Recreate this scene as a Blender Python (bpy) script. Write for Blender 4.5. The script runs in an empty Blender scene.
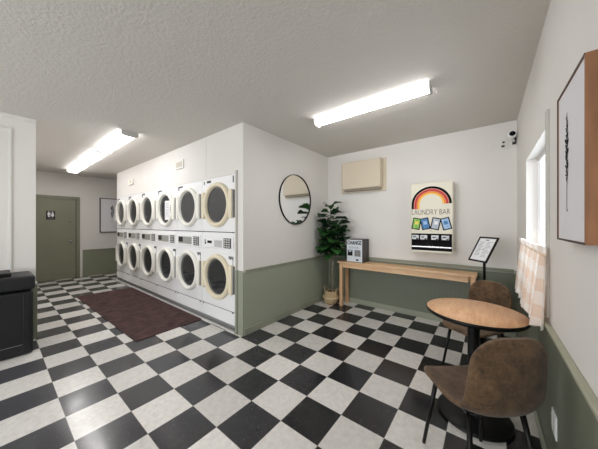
import bpy, bmesh, math, random
from mathutils import Vector, Matrix
random.seed(7)
PI = math.pi
SC = bpy.context.scene
COL = SC.collection

# ------------------------------------------------------------------ materials
def s2l(c):
    return tuple(((v / 255) / 12.92 if v / 255 <= 0.04045 else ((v / 255 + 0.055) / 1.055) ** 2.4) for v in c)

def mat(name, rgb, rough=0.5, metal=0.0, noise=None, bump=None, spec=0.5, coat=0.0, emit=None, scale2=None):
    """noise=(scale, amount) mixes a darker tone; bump=(scale, strength, distance)"""
    m = bpy.data.materials.new(name); m.use_nodes = True
    nt = m.node_tree; b = nt.nodes['Principled BSDF']
    c = s2l(rgb)
    b.inputs['Base Color'].default_value = (*c, 1)
    b.inputs['Roughness'].default_value = rough
    b.inputs['Metallic'].default_value = metal
    b.inputs['Specular IOR Level'].default_value = spec
    b.inputs['Coat Weight'].default_value = coat
    if emit:
        b.inputs['Emission Color'].default_value = (*s2l(emit[0]), 1)
        b.inputs['Emission Strength'].default_value = emit[1]
    tc = None
    if noise or bump:
        tc = nt.nodes.new('ShaderNodeTexCoord')
    if noise:
        n = nt.nodes.new('ShaderNodeTexNoise'); n.inputs['Scale'].default_value = noise[0]
        n.inputs['Detail'].default_value = 6
        nt.links.new(tc.outputs['Object'], n.inputs['Vector'])
        if scale2:
            mp = nt.nodes.new('ShaderNodeMapping'); mp.inputs['Scale'].default_value = scale2
            nt.links.new(tc.outputs['Object'], mp.inputs['Vector']); nt.links.new(mp.outputs[0], n.inputs['Vector'])
        r = nt.nodes.new('ShaderNodeValToRGB')
        r.color_ramp.elements[0].position = 0.35; r.color_ramp.elements[1].position = 0.65
        k = 1 - noise[1]; k2 = 1 + noise[1] * 0.6
        r.color_ramp.elements[0].color = (c[0]*k, c[1]*k, c[2]*k, 1)
        r.color_ramp.elements[1].color = (min(1, c[0]*k2), min(1, c[1]*k2), min(1, c[2]*k2), 1)
        nt.links.new(n.outputs['Fac'], r.inputs['Fac']); nt.links.new(r.outputs['Color'], b.inputs['Base Color'])
    if bump:
        n2 = nt.nodes.new('ShaderNodeTexNoise'); n2.inputs['Scale'].default_value = bump[0]
        n2.inputs['Detail'].default_value = 3
        nt.links.new(tc.outputs['Object'], n2.inputs['Vector'])
        bp = nt.nodes.new('ShaderNodeBump'); bp.inputs['Strength'].default_value = bump[1]
        bp.inputs['Distance'].default_value = bump[2]
        nt.links.new(n2.outputs['Fac'], bp.inputs['Height']); nt.links.new(bp.outputs[0], b.inputs['Normal'])
    return m

M = {}
M['wall'] = mat('wall_paint', (228, 225, 221), 0.7, noise=(1.5, 0.015), bump=(90, 0.12, 0.004))
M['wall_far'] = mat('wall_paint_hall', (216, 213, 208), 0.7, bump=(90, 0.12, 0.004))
M['white'] = mat('white_enamel', (242, 242, 243), 0.35)
M['trimwhite'] = mat('white_trim', (226, 224, 220), 0.5)
M['trimgrey'] = mat('grey_white_trim', (196, 193, 186), 0.55)
M['green_trim'] = mat('green_trim', (150, 154, 137), 0.5)
M['door_green'] = mat('door_green', (124, 125, 104), 0.45, noise=(3, 0.04))
M['cream'] = mat('cream_plastic', (232, 221, 196), 0.4)
M['ivory'] = mat('ivory_plastic', (240, 238, 230), 0.4)
M['beige'] = mat('beige_metal', (214, 201, 180), 0.5)
M['black'] = mat('black_plastic', (15, 15, 16), 0.4, noise=(40, 0.15), spec=.3)
M['blackm'] = mat('black_metal', (12, 11, 12), 0.42, spec=.3)
M['bin'] = mat('bin_plastic', (19, 20, 24), 0.5, noise=(30, 0.1), bump=(200, 0.15, 0.002))
M['grey'] = mat('grey_metal', (158, 158, 158), 0.45, metal=0.2)
M['dark'] = mat('dark_gap', (30, 29, 29), 0.8)
M['dgrey'] = mat('dark_grey_plastic', (62, 62, 64), 0.5)
M['chrome'] = mat('chrome', (205, 205, 205), 0.2, metal=0.9)
M['lgrey'] = mat('light_grey', (208, 207, 204), 0.5)
M['paper'] = mat('paper', (238, 238, 240), 0.7)
M['ink'] = mat('ink', (18, 18, 20), 0.9, spec=.2)
M['inkgrey'] = mat('grey_ink', (120, 122, 132), 0.8)
M['canvas'] = mat('canvas', (224, 223, 226), 0.8, bump=(300, 0.1, 0.002))
M['framewood'] = mat('frame_wood', (142, 98, 66), 0.55, noise=(6, 0.18), scale2=(6, 6, 1))
M['darkframe'] = mat('dark_frame', (46, 37, 32), 0.5)
M['leaf'] = mat('fig_leaf', (56, 104, 50), 0.42, noise=(9, 0.45))
M['leaf2'] = mat('fig_leaf_dark', (28, 62, 32), 0.45, noise=(9, 0.4))
M['stem'] = mat('stem', (142, 134, 118), 0.8, noise=(30, 0.3))
M['soil'] = mat('soil', (44, 36, 30), 0.95)
M['redb'] = mat('stripe_red', (196, 48, 32), 0.5)
M['orange'] = mat('stripe_orange', (236, 132, 30), 0.5)
M['yellow'] = mat('stripe_yellow', (246, 192, 64), 0.5)
M['vend'] = mat('vending_cream', (228, 222, 204), 0.4)
M['boxgreen'] = mat('packet_green', (140, 196, 90), 0.5, noise=(30, 0.4))
M['boxyellow'] = mat('packet_yellow', (236, 214, 90), 0.5)
M['boxblue'] = mat('packet_blue', (70, 130, 190), 0.5, noise=(30, 0.3))
M['boxlblue'] = mat('packet_light_blue', (160, 192, 228), 0.5, noise=(30, 0.2))
M['boxsilver'] = mat('packet_silver', (186, 194, 206), 0.5, noise=(30, 0.2))
M['tubelight'] = mat('light_diffuser', (250, 250, 252), 0.4, emit=((253, 251, 250), 13.0))
M['tubelight2'] = mat('light_diffuser_hall', (250, 250, 252), 0.4, emit=((253, 251, 250), 9.5))
M['gold'] = mat('gold_rod', (214, 190, 160), 0.4)

def wood(name, c1, c2, stretch, rough=0.42, scale=5):
    m = bpy.data.materials.new(name); m.use_nodes = True; nt = m.node_tree
    b = nt.nodes['Principled BSDF']; b.inputs['Roughness'].default_value = rough
    tc = nt.nodes.new('ShaderNodeTexCoord'); mp = nt.nodes.new('ShaderNodeMapping')
    mp.inputs['Scale'].default_value = stretch
    n = nt.nodes.new('ShaderNodeTexNoise'); n.inputs['Scale'].default_value = scale; n.inputs['Detail'].default_value = 8
    n.inputs['Roughness'].default_value = 0.65
    r = nt.nodes.new('ShaderNodeValToRGB')
    r.color_ramp.elements[0].position = 0.3; r.color_ramp.elements[1].position = 0.7
    r.color_ramp.elements[0].color = (*s2l(c1), 1); r.color_ramp.elements[1].color = (*s2l(c2), 1)
    L = nt.links.new
    L(tc.outputs['Object'], mp.inputs['Vector']); L(mp.outputs[0], n.inputs['Vector'])
    L(n.outputs['Fac'], r.inputs['Fac']); L(r.outputs['Color'], b.inputs['Base Color'])
    return m
M['pine'] = wood('bench_wood', (210, 164, 122), (238, 204, 164), (1, 8, 8))
M['pinev'] = wood('bench_leg_wood', (198, 152, 112), (228, 188, 148), (8, 8, 1))
M['oak'] = wood('table_wood', (214, 160, 116), (240, 196, 154), (9, 1.2, 9))

def beadboard(name, axis):
    """green painted panelling with fine vertical grooves"""
    m = mat(name, (114, 119, 103), 0.5); nt = m.node_tree; b = nt.nodes['Principled BSDF']
    tc = nt.nodes.new('ShaderNodeTexCoord'); mp = nt.nodes.new('ShaderNodeMapping')
    w = nt.nodes.new('ShaderNodeTexWave'); w.wave_type = 'BANDS'; w.bands_direction = axis
    w.inputs['Scale'].default_value = 6.5
    r = nt.nodes.new('ShaderNodeValToRGB'); r.color_ramp.elements[0].position = 0.0; r.color_ramp.elements[1].position = 0.12
    bp = nt.nodes.new('ShaderNodeBump'); bp.inputs['Strength'].default_value = 0.12; bp.inputs['Distance'].default_value = 0.003
    mx = nt.nodes.new('ShaderNodeMix'); mx.data_type = 'RGBA'
    mx.inputs['A'].default_value = (*s2l((110, 115, 99)), 1); mx.inputs['B'].default_value = (*s2l((114, 119, 103)), 1)
    L = nt.links.new
    L(tc.outputs['Object'], mp.inputs['Vector']); L(mp.outputs[0], w.inputs['Vector']); L(w.outputs['Fac'], r.inputs['Fac'])
    L(r.outputs['Color'], bp.inputs['Height']); L(bp.outputs[0], b.inputs['Normal'])
    L(r.outputs['Color'], mx.inputs['Factor']); L(mx.outputs['Result'], b.inputs['Base Color'])
    return m
M['beadX'] = beadboard('green_beadboard_back', 'X')
M['beadY'] = beadboard('green_beadboard_side', 'Y')
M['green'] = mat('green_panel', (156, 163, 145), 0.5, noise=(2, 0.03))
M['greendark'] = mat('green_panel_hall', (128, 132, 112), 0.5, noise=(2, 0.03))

def floor_material():
    m = bpy.data.materials.new('checker_vinyl_tiles'); m.use_nodes = True; nt = m.node_tree
    b = nt.nodes['Principled BSDF']; L = nt.links.new; N = nt.nodes.new
    P = 0.3048; X0, Y0 = -1.432, 1.233
    tc = N('ShaderNodeTexCoord'); sub = N('ShaderNodeVectorMath'); sub.operation = 'SUBTRACT'; sub.inputs[1].default_value = (X0 - 61*P, Y0 - 60*P, 0.5*P)
    div = N('ShaderNodeVectorMath'); div.operation = 'DIVIDE'; div.inputs[1].default_value = (P, P, P)
    L(tc.outputs['Object'], sub.inputs[0]); L(sub.outputs[0], div.inputs[0])
    ch = N('ShaderNodeTexChecker'); ch.inputs['Scale'].default_value = 1.0
    L(div.outputs[0], ch.inputs['Vector'])
    fl = N('ShaderNodeVectorMath'); fl.operation = 'FLOOR'; L(div.outputs[0], fl.inputs[0])
    wn = N('ShaderNodeTexWhiteNoise'); wn.noise_dimensions = '3D'; L(fl.outputs[0], wn.inputs['Vector'])
    # terrazzo-like flecks, shifted per tile
    add = N('ShaderNodeVectorMath'); add.operation = 'MULTIPLY_ADD'; add.inputs[1].default_value = (7, 7, 7)
    L(wn.outputs['Color'], add.inputs[0]); L(tc.outputs['Object'], add.inputs[2])
    n1 = N('ShaderNodeTexNoise'); n1.inputs['Scale'].default_value = 26; n1.inputs['Detail'].default_value = 8; n1.inputs['Roughness'].default_value = 0.7
    L(add.outputs[0], n1.inputs['Vector'])
    n2 = N('ShaderNodeTexNoise'); n2.inputs['Scale'].default_value = 110; n2.inputs['Detail'].default_value = 2
    L(add.outputs[0], n2.inputs['Vector'])
    n3 = N('ShaderNodeTexNoise'); n3.inputs['Scale'].default_value = 1.6; n3.inputs['Detail'].default_value = 4
    L(tc.outputs['Object'], n3.inputs['Vector'])
    # light tile
    rl = N('ShaderNodeValToRGB'); e = rl.color_ramp.elements
    e[0].position = .3; e[0].color = (*s2l((206, 202, 198)), 1); e[1].position = .62; e[1].color = (*s2l((226, 223, 219)), 1)
    L(n1.outputs['Fac'], rl.inputs['Fac'])
    rd = N('ShaderNodeValToRGB'); e = rd.color_ramp.elements
    e[0].position = .3; e[0].color = (*s2l((17, 17, 20)), 1); e[1].position = .75; e[1].color = (*s2l((42, 42, 47)), 1)
    L(n1.outputs['Fac'], rd.inputs['Fac'])
    sp = N('ShaderNodeValToRGB'); e = sp.color_ramp.elements; e[0].position = .69; e[1].position = .76
    L(n2.outputs['Fac'], sp.inputs['Fac'])
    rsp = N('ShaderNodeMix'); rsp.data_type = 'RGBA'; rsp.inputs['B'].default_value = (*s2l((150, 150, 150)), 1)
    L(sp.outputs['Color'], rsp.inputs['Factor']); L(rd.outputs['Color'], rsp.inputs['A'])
    # towards -X floor sheen is painted into the dark tiles as grey
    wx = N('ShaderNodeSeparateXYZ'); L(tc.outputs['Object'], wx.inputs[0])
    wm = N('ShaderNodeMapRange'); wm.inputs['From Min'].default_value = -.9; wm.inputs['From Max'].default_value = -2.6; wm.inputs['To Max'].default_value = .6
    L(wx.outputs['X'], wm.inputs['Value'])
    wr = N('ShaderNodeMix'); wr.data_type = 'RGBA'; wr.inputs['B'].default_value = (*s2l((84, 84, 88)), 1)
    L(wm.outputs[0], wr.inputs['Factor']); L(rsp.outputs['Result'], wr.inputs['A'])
    mx = N('ShaderNodeMix'); mx.data_type = 'RGBA'
    L(ch.outputs['Fac'], mx.inputs['Factor']); L(rl.outputs['Color'], mx.inputs['A']); L(wr.outputs['Result'], mx.inputs['B'])
    # per tile value
    hs = N('ShaderNodeHueSaturation'); mr = N('ShaderNodeMapRange'); mr.inputs['To Min'].default_value = .86; mr.inputs['To Max'].default_value = 1.12
    L(wn.outputs['Value'], mr.inputs['Value']); L(mr.outputs[0], hs.inputs['Value']); L(mx.outputs['Result'], hs.inputs['Color'])
    # seams
    fr = N('ShaderNodeVectorMath'); fr.operation = 'FRACTION'; L(div.outputs[0], fr.inputs[0])
    sx = N('ShaderNodeSeparateXYZ'); L(fr.outputs[0], sx.inputs[0])
    def edge(out):
        a = N('ShaderNodeMath'); a.operation = 'SUBTRACT'; a.inputs[1].default_value = .5; L(out, a.inputs[0])
        c = N('ShaderNodeMath'); c.operation = 'ABSOLUTE'; L(a.outputs[0], c.inputs[0])
        g = N('ShaderNodeMath'); g.operation = 'GREATER_THAN'; g.inputs[1].default_value = .4955; L(c.outputs[0], g.inputs[0]); return g
    ex, ey = edge(sx.outputs['X']), edge(sx.outputs['Y'])
    mxm = N('ShaderNodeMath'); mxm.operation = 'MAXIMUM'; L(ex.outputs[0], mxm.inputs[0]); L(ey.outputs[0], mxm.inputs[1])
    sm = N('ShaderNodeMix'); sm.data_type = 'RGBA'; sm.inputs['B'].default_value = (*s2l((120, 117, 112)), 1)
    hf = N('ShaderNodeMath'); hf.operation = 'MULTIPLY'; hf.inputs[1].default_value = .7; L(mxm.outputs[0], hf.inputs[0])
    L(hf.outputs[0], sm.inputs['Factor']); L(hs.outputs['Color'], sm.inputs['A'])
    L(sm.outputs['Result'], b.inputs['Base Color'])
    rr = N('ShaderNodeMapRange'); rr.inputs['From Min'].default_value = .35; rr.inputs['From Max'].default_value = .65
    rr.inputs['To Min'].default_value = .11; rr.inputs['To Max'].default_value = .26; L(n3.outputs['Fac'], rr.inputs['Value'])
    L(rr.outputs[0], b.inputs['Roughness'])
    bp = N('ShaderNodeBump'); bp.inputs['Strength'].default_value = .12; bp.inputs['Distance'].default_value = .004
    n4 = N('ShaderNodeTexNoise'); n4.inputs['Scale'].default_value = 12; n4.inputs['Detail'].default_value = 3
    L(add.outputs[0], n4.inputs['Vector']); L(n4.outputs['Fac'], bp.inputs['Height']); L(bp.outputs[0], b.inputs['Normal'])
    return m
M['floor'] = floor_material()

def ceiling_material():
    m = mat('popcorn_ceiling', (210, 206, 200), 0.9); nt = m.node_tree; b = nt.nodes['Principled BSDF']; L = nt.links.new
    tc = nt.nodes.new('ShaderNodeTexCoord')
    n = nt.nodes.new('ShaderNodeTexNoise'); n.inputs['Scale'].default_value = 55; n.inputs['Detail'].default_value = 4
    bp = nt.nodes.new('ShaderNodeBump'); bp.inputs['Strength'].default_value = .4; bp.inputs['Distance'].default_value = .012
    L(tc.outputs['Object'], n.inputs['Vector']); L(n.outputs['Fac'], bp.inputs['Height']); L(bp.outputs[0], b.inputs['Normal'])
    return m
M['ceiling'] = ceiling_material()

def suede():
    m = mat('brown_suede', (104, 80, 58), 0.85); nt = m.node_tree; b = nt.nodes['Principled BSDF']; L = nt.links.new
    tc = nt.nodes.new('ShaderNodeTexCoord')
    n = nt.nodes.new('ShaderNodeTexNoise'); n.inputs['Scale'].default_value = 17; n.inputs['Detail'].default_value = 12; n.inputs['Roughness'].default_value = .8
    r = nt.nodes.new('ShaderNodeValToRGB'); e = r.color_ramp.elements
    e[0].position = .34; e[0].color = (*s2l((50, 37, 25)), 1); e[1].position = .68; e[1].color = (*s2l((126, 96, 66)), 1)
    L(tc.outputs['Object'], n.inputs['Vector']); L(n.outputs['Fac'], r.inputs['Fac']); L(r.outputs['Color'], b.inputs['Base Color'])
    bp = nt.nodes.new('ShaderNodeBump'); bp.inputs['Strength'].default_value = .2; bp.inputs['Distance'].default_value = .003
    L(n.outputs['Fac'], bp.inputs['Height']); L(bp.outputs[0], b.inputs['Normal'])
    b.inputs['Sheen Weight'].default_value = .15
    return m
M['suede'] = suede()

def rug_mat():
    m = mat('brown_rug', (84, 62, 60), 0.95); nt = m.node_tree; b = nt.nodes['Principled BSDF']; L = nt.links.new
    tc = nt.nodes.new('ShaderNodeTexCoord')
    n = nt.nodes.new('ShaderNodeTexNoise'); n.inputs['Scale'].default_value = 7; n.inputs['Detail'].default_value = 10; n.inputs['Roughness'].default_value = .75
    mp = nt.nodes.new('ShaderNodeMapping'); mp.inputs['Scale'].default_value = (1.6, .8, 1)
    r = nt.nodes.new('ShaderNodeValToRGB'); e = r.color_ramp.elements
    e[0].position = .36; e[0].color = (*s2l((36, 22, 22)), 1); e[1].position = .64; e[1].color = (*s2l((96, 66, 63)), 1)
    L(tc.outputs['Object'], mp.inputs['Vector']); L(mp.outputs[0], n.inputs['Vector']); L(n.outputs['Fac'], r.inputs['Fac']); L(r.outputs['Color'], b.inputs['Base Color'])
    n2 = nt.nodes.new('ShaderNodeTexNoise'); n2.inputs['Scale'].default_value = 160
    bp = nt.nodes.new('ShaderNodeBump'); bp.inputs['Strength'].default_value = .8; bp.inputs['Distance'].default_value = .006
    L(tc.outputs['Object'], n2.inputs['Vector']); L(n2.outputs['Fac'], bp.inputs['Height']); L(bp.outputs[0], b.inputs['Normal'])
    return m
M['rug'] = rug_mat()

def gingham():
    m = mat('gingham_cloth', (240, 222, 208), 0.85); nt = m.node_tree; b = nt.nodes['Principled BSDF']; L = nt.links.new; N = nt.nodes.new
    uv = N('ShaderNodeUVMap'); sx = N('ShaderNodeSeparateXYZ'); L(uv.outputs[0], sx.inputs[0])
    def stripe(o):
        a = N('ShaderNodeMath'); a.operation = 'FRACT'; L(o, a.inputs[0])
        g = N('ShaderNodeMath'); g.operation = 'GREATER_THAN'; g.inputs[1].default_value = .5; L(a.outputs[0], g.inputs[0]); return g
    gx, gy = stripe(sx.outputs['X']), stripe(sx.outputs['Y'])
    ad = N('ShaderNodeMath'); ad.operation = 'ADD'; L(gx.outputs[0], ad.inputs[0]); L(gy.outputs[0], ad.inputs[1])
    h = N('ShaderNodeMath'); h.operation = 'MULTIPLY'; h.inputs[1].default_value = .5; L(ad.outputs[0], h.inputs[0])
    r = N('ShaderNodeValToRGB'); e = r.color_ramp.elements
    e[0].color = (*s2l((254, 250, 246)), 1); e[1].color = (*s2l((240, 216, 198)), 1)
    L(h.outputs[0], r.inputs['Fac']); L(r.outputs['Color'], b.inputs['Base Color'])
    tr = N('ShaderNodeBsdfTranslucent'); L(r.outputs['Color'], tr.inputs['Color'])
    ms = N('ShaderNodeMixShader'); ms.inputs[0].default_value = .12
    L(b.outputs[0], ms.inputs[1]); L(tr.outputs[0], ms.inputs[2]); L(ms.outputs[0], nt.nodes['Material Output'].inputs['Surface'])
    return m
M['gingham'] = gingham()

def basket_mat(name, c1, c2):
    m = mat(name, c1, 0.85); nt = m.node_tree; b = nt.nodes['Principled BSDF']; L = nt.links.new
    tc = nt.nodes.new('ShaderNodeTexCoord'); w = nt.nodes.new('ShaderNodeTexWave'); w.bands_direction = 'Z'; w.inputs['Scale'].default_value = 22
    w.inputs['Distortion'].default_value = 1.5
    r = nt.nodes.new('ShaderNodeValToRGB'); r.color_ramp.elements[0].color = (*s2l(c2), 1); r.color_ramp.elements[1].color = (*s2l(c1), 1)
    bp = nt.nodes.new('ShaderNodeBump'); bp.inputs['Strength'].default_value = .6; bp.inputs['Distance'].default_value = .006
    L(tc.outputs['Object'], w.inputs['Vector']); L(w.outputs['Fac'], r.inputs['Fac']); L(r.outputs['Color'], b.inputs['Base Color'])
    L(w.outputs['Fac'], bp.inputs['Height']); L(bp.outputs[0], b.inputs['Normal'])
    return m
M['basket'] = basket_mat('seagrass', (212, 188, 150), (164, 136, 98))
M['basket2'] = basket_mat('seagrass_light', (228, 208, 172), (184, 158, 120))

def glass_mat(name, tint, tfac, rough=0.03):
    m = bpy.data.materials.new(name); m.use_nodes = True; nt = m.node_tree; L = nt.links.new
    b = nt.nodes['Principled BSDF']; b.inputs['Base Color'].default_value = (*s2l(tint), 1); b.inputs['Roughness'].default_value = rough
    b.inputs['Specular IOR Level'].default_value = 0.9
    t = nt.nodes.new('ShaderNodeBsdfTransparent'); ms = nt.nodes.new('ShaderNodeMixShader'); ms.inputs[0].default_value = tfac
    L(b.outputs[0], ms.inputs[1]); L(t.outputs[0], ms.inputs[2]); L(ms.outputs[0], nt.nodes['Material Output'].inputs['Surface'])
    return m
M['dglass'] = glass_mat('dryer_glass', (40, 42, 46), .4)
M['wglass'] = glass_mat('window_glass', (225, 240, 250), .9)
M['mirror'] = mat('mirror_silver', (236, 238, 238), 0.01, metal=1.0)

# ------------------------------------------------------------------ mesh helper
class MB:
    def __init__(s): s.bm = bmesh.new(); s.mi = 0
    def _tag(s, faces, smooth=False):
        for f in faces: f.material_index = s.mi; f.smooth = smooth
    def box(s, x0, x1, y0, y1, z0, z1, bevel=0.0, seg=2):
        r = bmesh.ops.create_cube(s.bm, size=1.0)
        vs = r['verts']
        for v in vs:
            v.co = Vector((x0 + (v.co.x + .5) * (x1 - x0), y0 + (v.co.y + .5) * (y1 - y0), z0 + (v.co.z + .5) * (z1 - z0)))
        fs = list({f for v in vs for f in v.link_faces}); s._tag(fs)
        if bevel > 0:
            es = list({e for v in vs for e in v.link_edges})
            rb = bmesh.ops.bevel(s.bm, geom=es, offset=bevel, segments=seg, profile=.5, affect='EDGES', clamp_overlap=True)
            s._tag(rb['faces'], True)
        return s
    def poly(s, pts):
        vs = [s.bm.verts.new(p) for p in pts]; f = s.bm.faces.new(vs); s._tag([f]); return s
    def prism(s, pts, vec):
        """extrude a planar polygon by vec"""
        a = [s.bm.verts.new(p) for p in pts]; b = [s.bm.verts.new(Vector(p) + Vector(vec)) for p in pts]
        n = len(pts); fs = [s.bm.faces.new(a), s.bm.faces.new(b[::-1])]
        for i in range(n): fs.append(s.bm.faces.new((a[i], b[i], b[(i+1) % n], a[(i+1) % n])))
        s._tag(fs); return s
    def lathe(s, prof, seg=32, center=(0, 0, 0), axis='Z', smooth=True, closed=False, a0=0, a1=2*PI):
        c = Vector(center); rings = []
        full = abs(a1 - a0 - 2*PI) < 1e-6; n = seg if full else seg + 1
        for (r, h) in prof:
            ring = []
            for i in range(n):
                a = a0 + (a1 - a0) * i / seg
                if axis == 'Z': p = Vector((r*math.cos(a), r*math.sin(a), h))
                elif axis == 'Y': p = Vector((r*math.cos(a), h, r*math.sin(a)))
                else: p = Vector((h, r*math.cos(a), r*math.sin(a)))
                ring.append(s.bm.verts.new(c + p))
            rings.append(ring)
        fs = []
        pairs = list(zip(rings, rings[1:])) + ([(rings[-1], rings[0])] if closed else [])
        for A, B in pairs:
            for i in range(n if full else n - 1):
                j = (i + 1) % n
                fs.append(s.bm.faces.new((A[i], A[j], B[j], B[i])))
        s._tag(fs, smooth); s.last = rings
        return s
    def disk(s, r, center, axis='Z', seg=32):
        c = Vector(center); vs = []
        for i in range(seg):
            a = 2*PI*i/seg
            p = {'Z': Vector((r*math.cos(a), r*math.sin(a), 0)), 'Y': Vector((r*math.cos(a), 0, r*math.sin(a))), 'X': Vector((0, r*math.cos(a), r*math.sin(a)))}[axis]
            vs.append(s.bm.verts.new(c + p))
        s._tag([s.bm.faces.new(vs)]); return s
    def tube(s, pts, radii, seg=12, cap=True):
        pts = [Vector(p) for p in pts]
        if not hasattr(radii, '__len__'): radii = [radii] * len(pts)
        rings = []
        up = None
        for i, p in enumerate(pts):
            d = (pts[min(i+1, len(pts)-1)] - pts[max(i-1, 0)]).normalized()
            if up is None:
                up = Vector((0, 0, 1)) if abs(d.z) < .9 else Vector((1, 0, 0))
            a = d.cross(up).normalized(); b = a.cross(d).normalized(); up = b
            rings.append([s.bm.verts.new(p + (a*math.cos(2*PI*k/seg) + b*math.sin(2*PI*k/seg)) * radii[i]) for k in range(seg)])
        fs = []
        for A, B in zip(rings, rings[1:]):
            for i in range(seg):
                j = (i+1) % seg; fs.append(s.bm.faces.new((A[i], A[j], B[j], B[i])))
        s._tag(fs, True)
        if cap: s._tag([s.bm.faces.new(rings[0][::-1]), s.bm.faces.new(rings[-1])])
        return s
    def build(s, name, mats, parent=None, loc=None, autosm=True):
        bmesh.ops.recalc_face_normals(s.bm, faces=s.bm.faces[:])
        me = bpy.data.meshes.new(name); s.bm.to_mesh(me); s.bm.free()
        if not isinstance(mats, (list, tuple)): mats = [mats]
        for m in mats: me.materials.append(m)
        o = bpy.data.objects.new(name, me); COL.objects.link(o)
        if parent: o.parent = parent
        if loc: o.location = loc
        return o

def tag(o, label, cat, group=None):
    o['label'] = label; o['category'] = cat
    if group: o['group'] = group
    return o
def empty(name, loc, rz, label, cat, group=None):
    o = bpy.data.objects.new(name, None); COL.objects.link(o); o.empty_display_size = .1
    o.location = loc; o.rotation_euler = (0, 0, rz)
    return tag(o, label, cat, group)
def struct(name, mb, m, parent=None):
    o = mb.build(name, m, parent)
    if not parent: o['kind'] = 'structure'
    return o
def text_mesh(name, body, size, m, parent, matrix, offset=0.0, extrude=.0008, width=None):
    cu = bpy.data.curves.new(name, 'FONT'); cu.body = body; cu.size = size; cu.offset = offset; cu.extrude = extrude
    cu.align_x = 'CENTER'; cu.align_y = 'CENTER'
    t = bpy.data.objects.new(name, cu); COL.objects.link(t)
    bpy.context.view_layer.update()
    dg = bpy.context.evaluated_depsgraph_get()
    me = bpy.data.meshes.new_from_object(t.evaluated_get(dg))
    bpy.data.objects.remove(t); bpy.data.curves.remove(cu)
    if width:
        xs = [v.co.x for v in me.vertices]; k = width / (max(xs) - min(xs))
        for v in me.vertices: v.co.x *= k
    me.materials.clear(); me.materials.append(m)
    o = bpy.data.objects.new(name, me); COL.objects.link(o); o.parent = parent; o.matrix_local = matrix
    return o
def facing(axis, loc):
    """matrix for text standing upright on a wall; axis '-Y','+X','-X'"""
    r = Matrix.Rotation(PI/2, 4, 'X')
    rz = {'-Y': 0, '+X': PI/2, '-X': -PI/2}[axis]
    return Matrix.Translation(loc) @ Matrix.Rotation(rz, 4, 'Z') @ r

# ------------------------------------------------------------------ room shell
H = 2.61; XR = .278; YB = 3.87; XM = -2.344; YD = 1.885; XW = -7.158; XF = -8.25; XL = -4.25; YL = .32; YF = -3.0
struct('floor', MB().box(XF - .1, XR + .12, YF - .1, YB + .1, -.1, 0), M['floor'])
struct('ceiling', MB().box(XF - .1, XR + .12, YF - .1, YB + .1, H, H + .1), M['ceiling'])
struct('wall_back', MB().box(XF - .1, XR + .12, YB, YB + .1, 0, H), M['wall'])
# right wall with the window opening
wy0, wy1, wz0, wz1 = 2.02, 3.0, .98, 1.944
b = MB(); t = XR + .13
b.box(XR, t, YF, wy0, 0, H); b.box(XR, t, wy1, YB, 0, H); b.box(XR, t, wy0, wy1, 0, wz0); b.box(XR, t, wy0, wy1, wz1, H)
struct('wall_right', b, M['wall'])
struct('wall_center', MB().box(XM - .1, XM, YD + .001, YB, 0, H), M['wall'])
b = MB(); b.box(XW, XM - .1, YD, YD + .1, 2.003, H); b.box(-2.475, XM - .0995, YD, YD + .09, 0, 2.036)
b.box(XW, XW + .02, YD, YD + .1, 0, 2.004)
struct('wall_dryer_side', b, M['wall'])
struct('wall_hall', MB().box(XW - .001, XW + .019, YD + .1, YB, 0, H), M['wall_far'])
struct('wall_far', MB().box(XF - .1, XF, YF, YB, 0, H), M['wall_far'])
struct('wall_left', MB().box(XF, XL, YF, YL, 0, H), M['wall'])
# wall behind the camera, with an unseen window added to bring in fill light
b = MB(); b.box(XL, XR, YF - .1, YF, 0, .75); b.box(XL, XR, YF - .1, YF, 2.25, H); b.box(XL, -3.6, YF - .1, YF, .75, 2.25); b.box(-.5, XR, YF - .1, YF, .75, 2.25)
struct('wall_front', b, M['wall'])
b = MB()
for x in (-3.6, -2.58, -1.55, -.54): b.box(x, x + .04, YF - .07, YF - .02, .75, 2.25)
b.box(-3.6, -.5, YF - .07, YF - .02, .75, .79); b.box(-3.6, -.5, YF - .07, YF - .02, 2.21, 2.25)
w2 = struct('added_window', b, M['trimwhite'])
struct('pane', MB().box(-3.58, -.52, YF - .05, YF - .045, .77, 2.23), M['wglass'], w2)

# side window frame and glass
b = MB(); fx0, fx1 = XR + .072, XR + .115
b.box(fx0, fx1, wy0, wy0 + .04, wz0, wz1); b.box(fx0, fx1, wy1 - .04, wy1, wz0, wz1)
b.box(fx0, fx1, wy0 + .04, wy1 - .04, wz0, wz0 + .04); b.box(fx0, fx1, wy0 + .04, wy1 - .04, wz1 - .04, wz1)
b.box(fx0 + .01, fx1 - .005, wy1 - .07, wy1 - .045, wz0 + .04, wz1 - .04)
w1 = struct('window_1', b, M['white'])
struct('pane', MB().box(fx0 + .02, fx0 + .025, wy0 + .035, wy1 - .035, wz0 + .035, wz1 - .035), M['wglass'], w1)
struct('sill', MB().box(XR + .001, fx0, wy0 + .001, wy1 - .001, wz0, wz0 + .012), M['trimwhite'], w1)
struct('trim_1', MB().box(XR - .012, XR, 1.955, 2.0, .83, 2.02, .002), M['trimgrey'])

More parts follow.
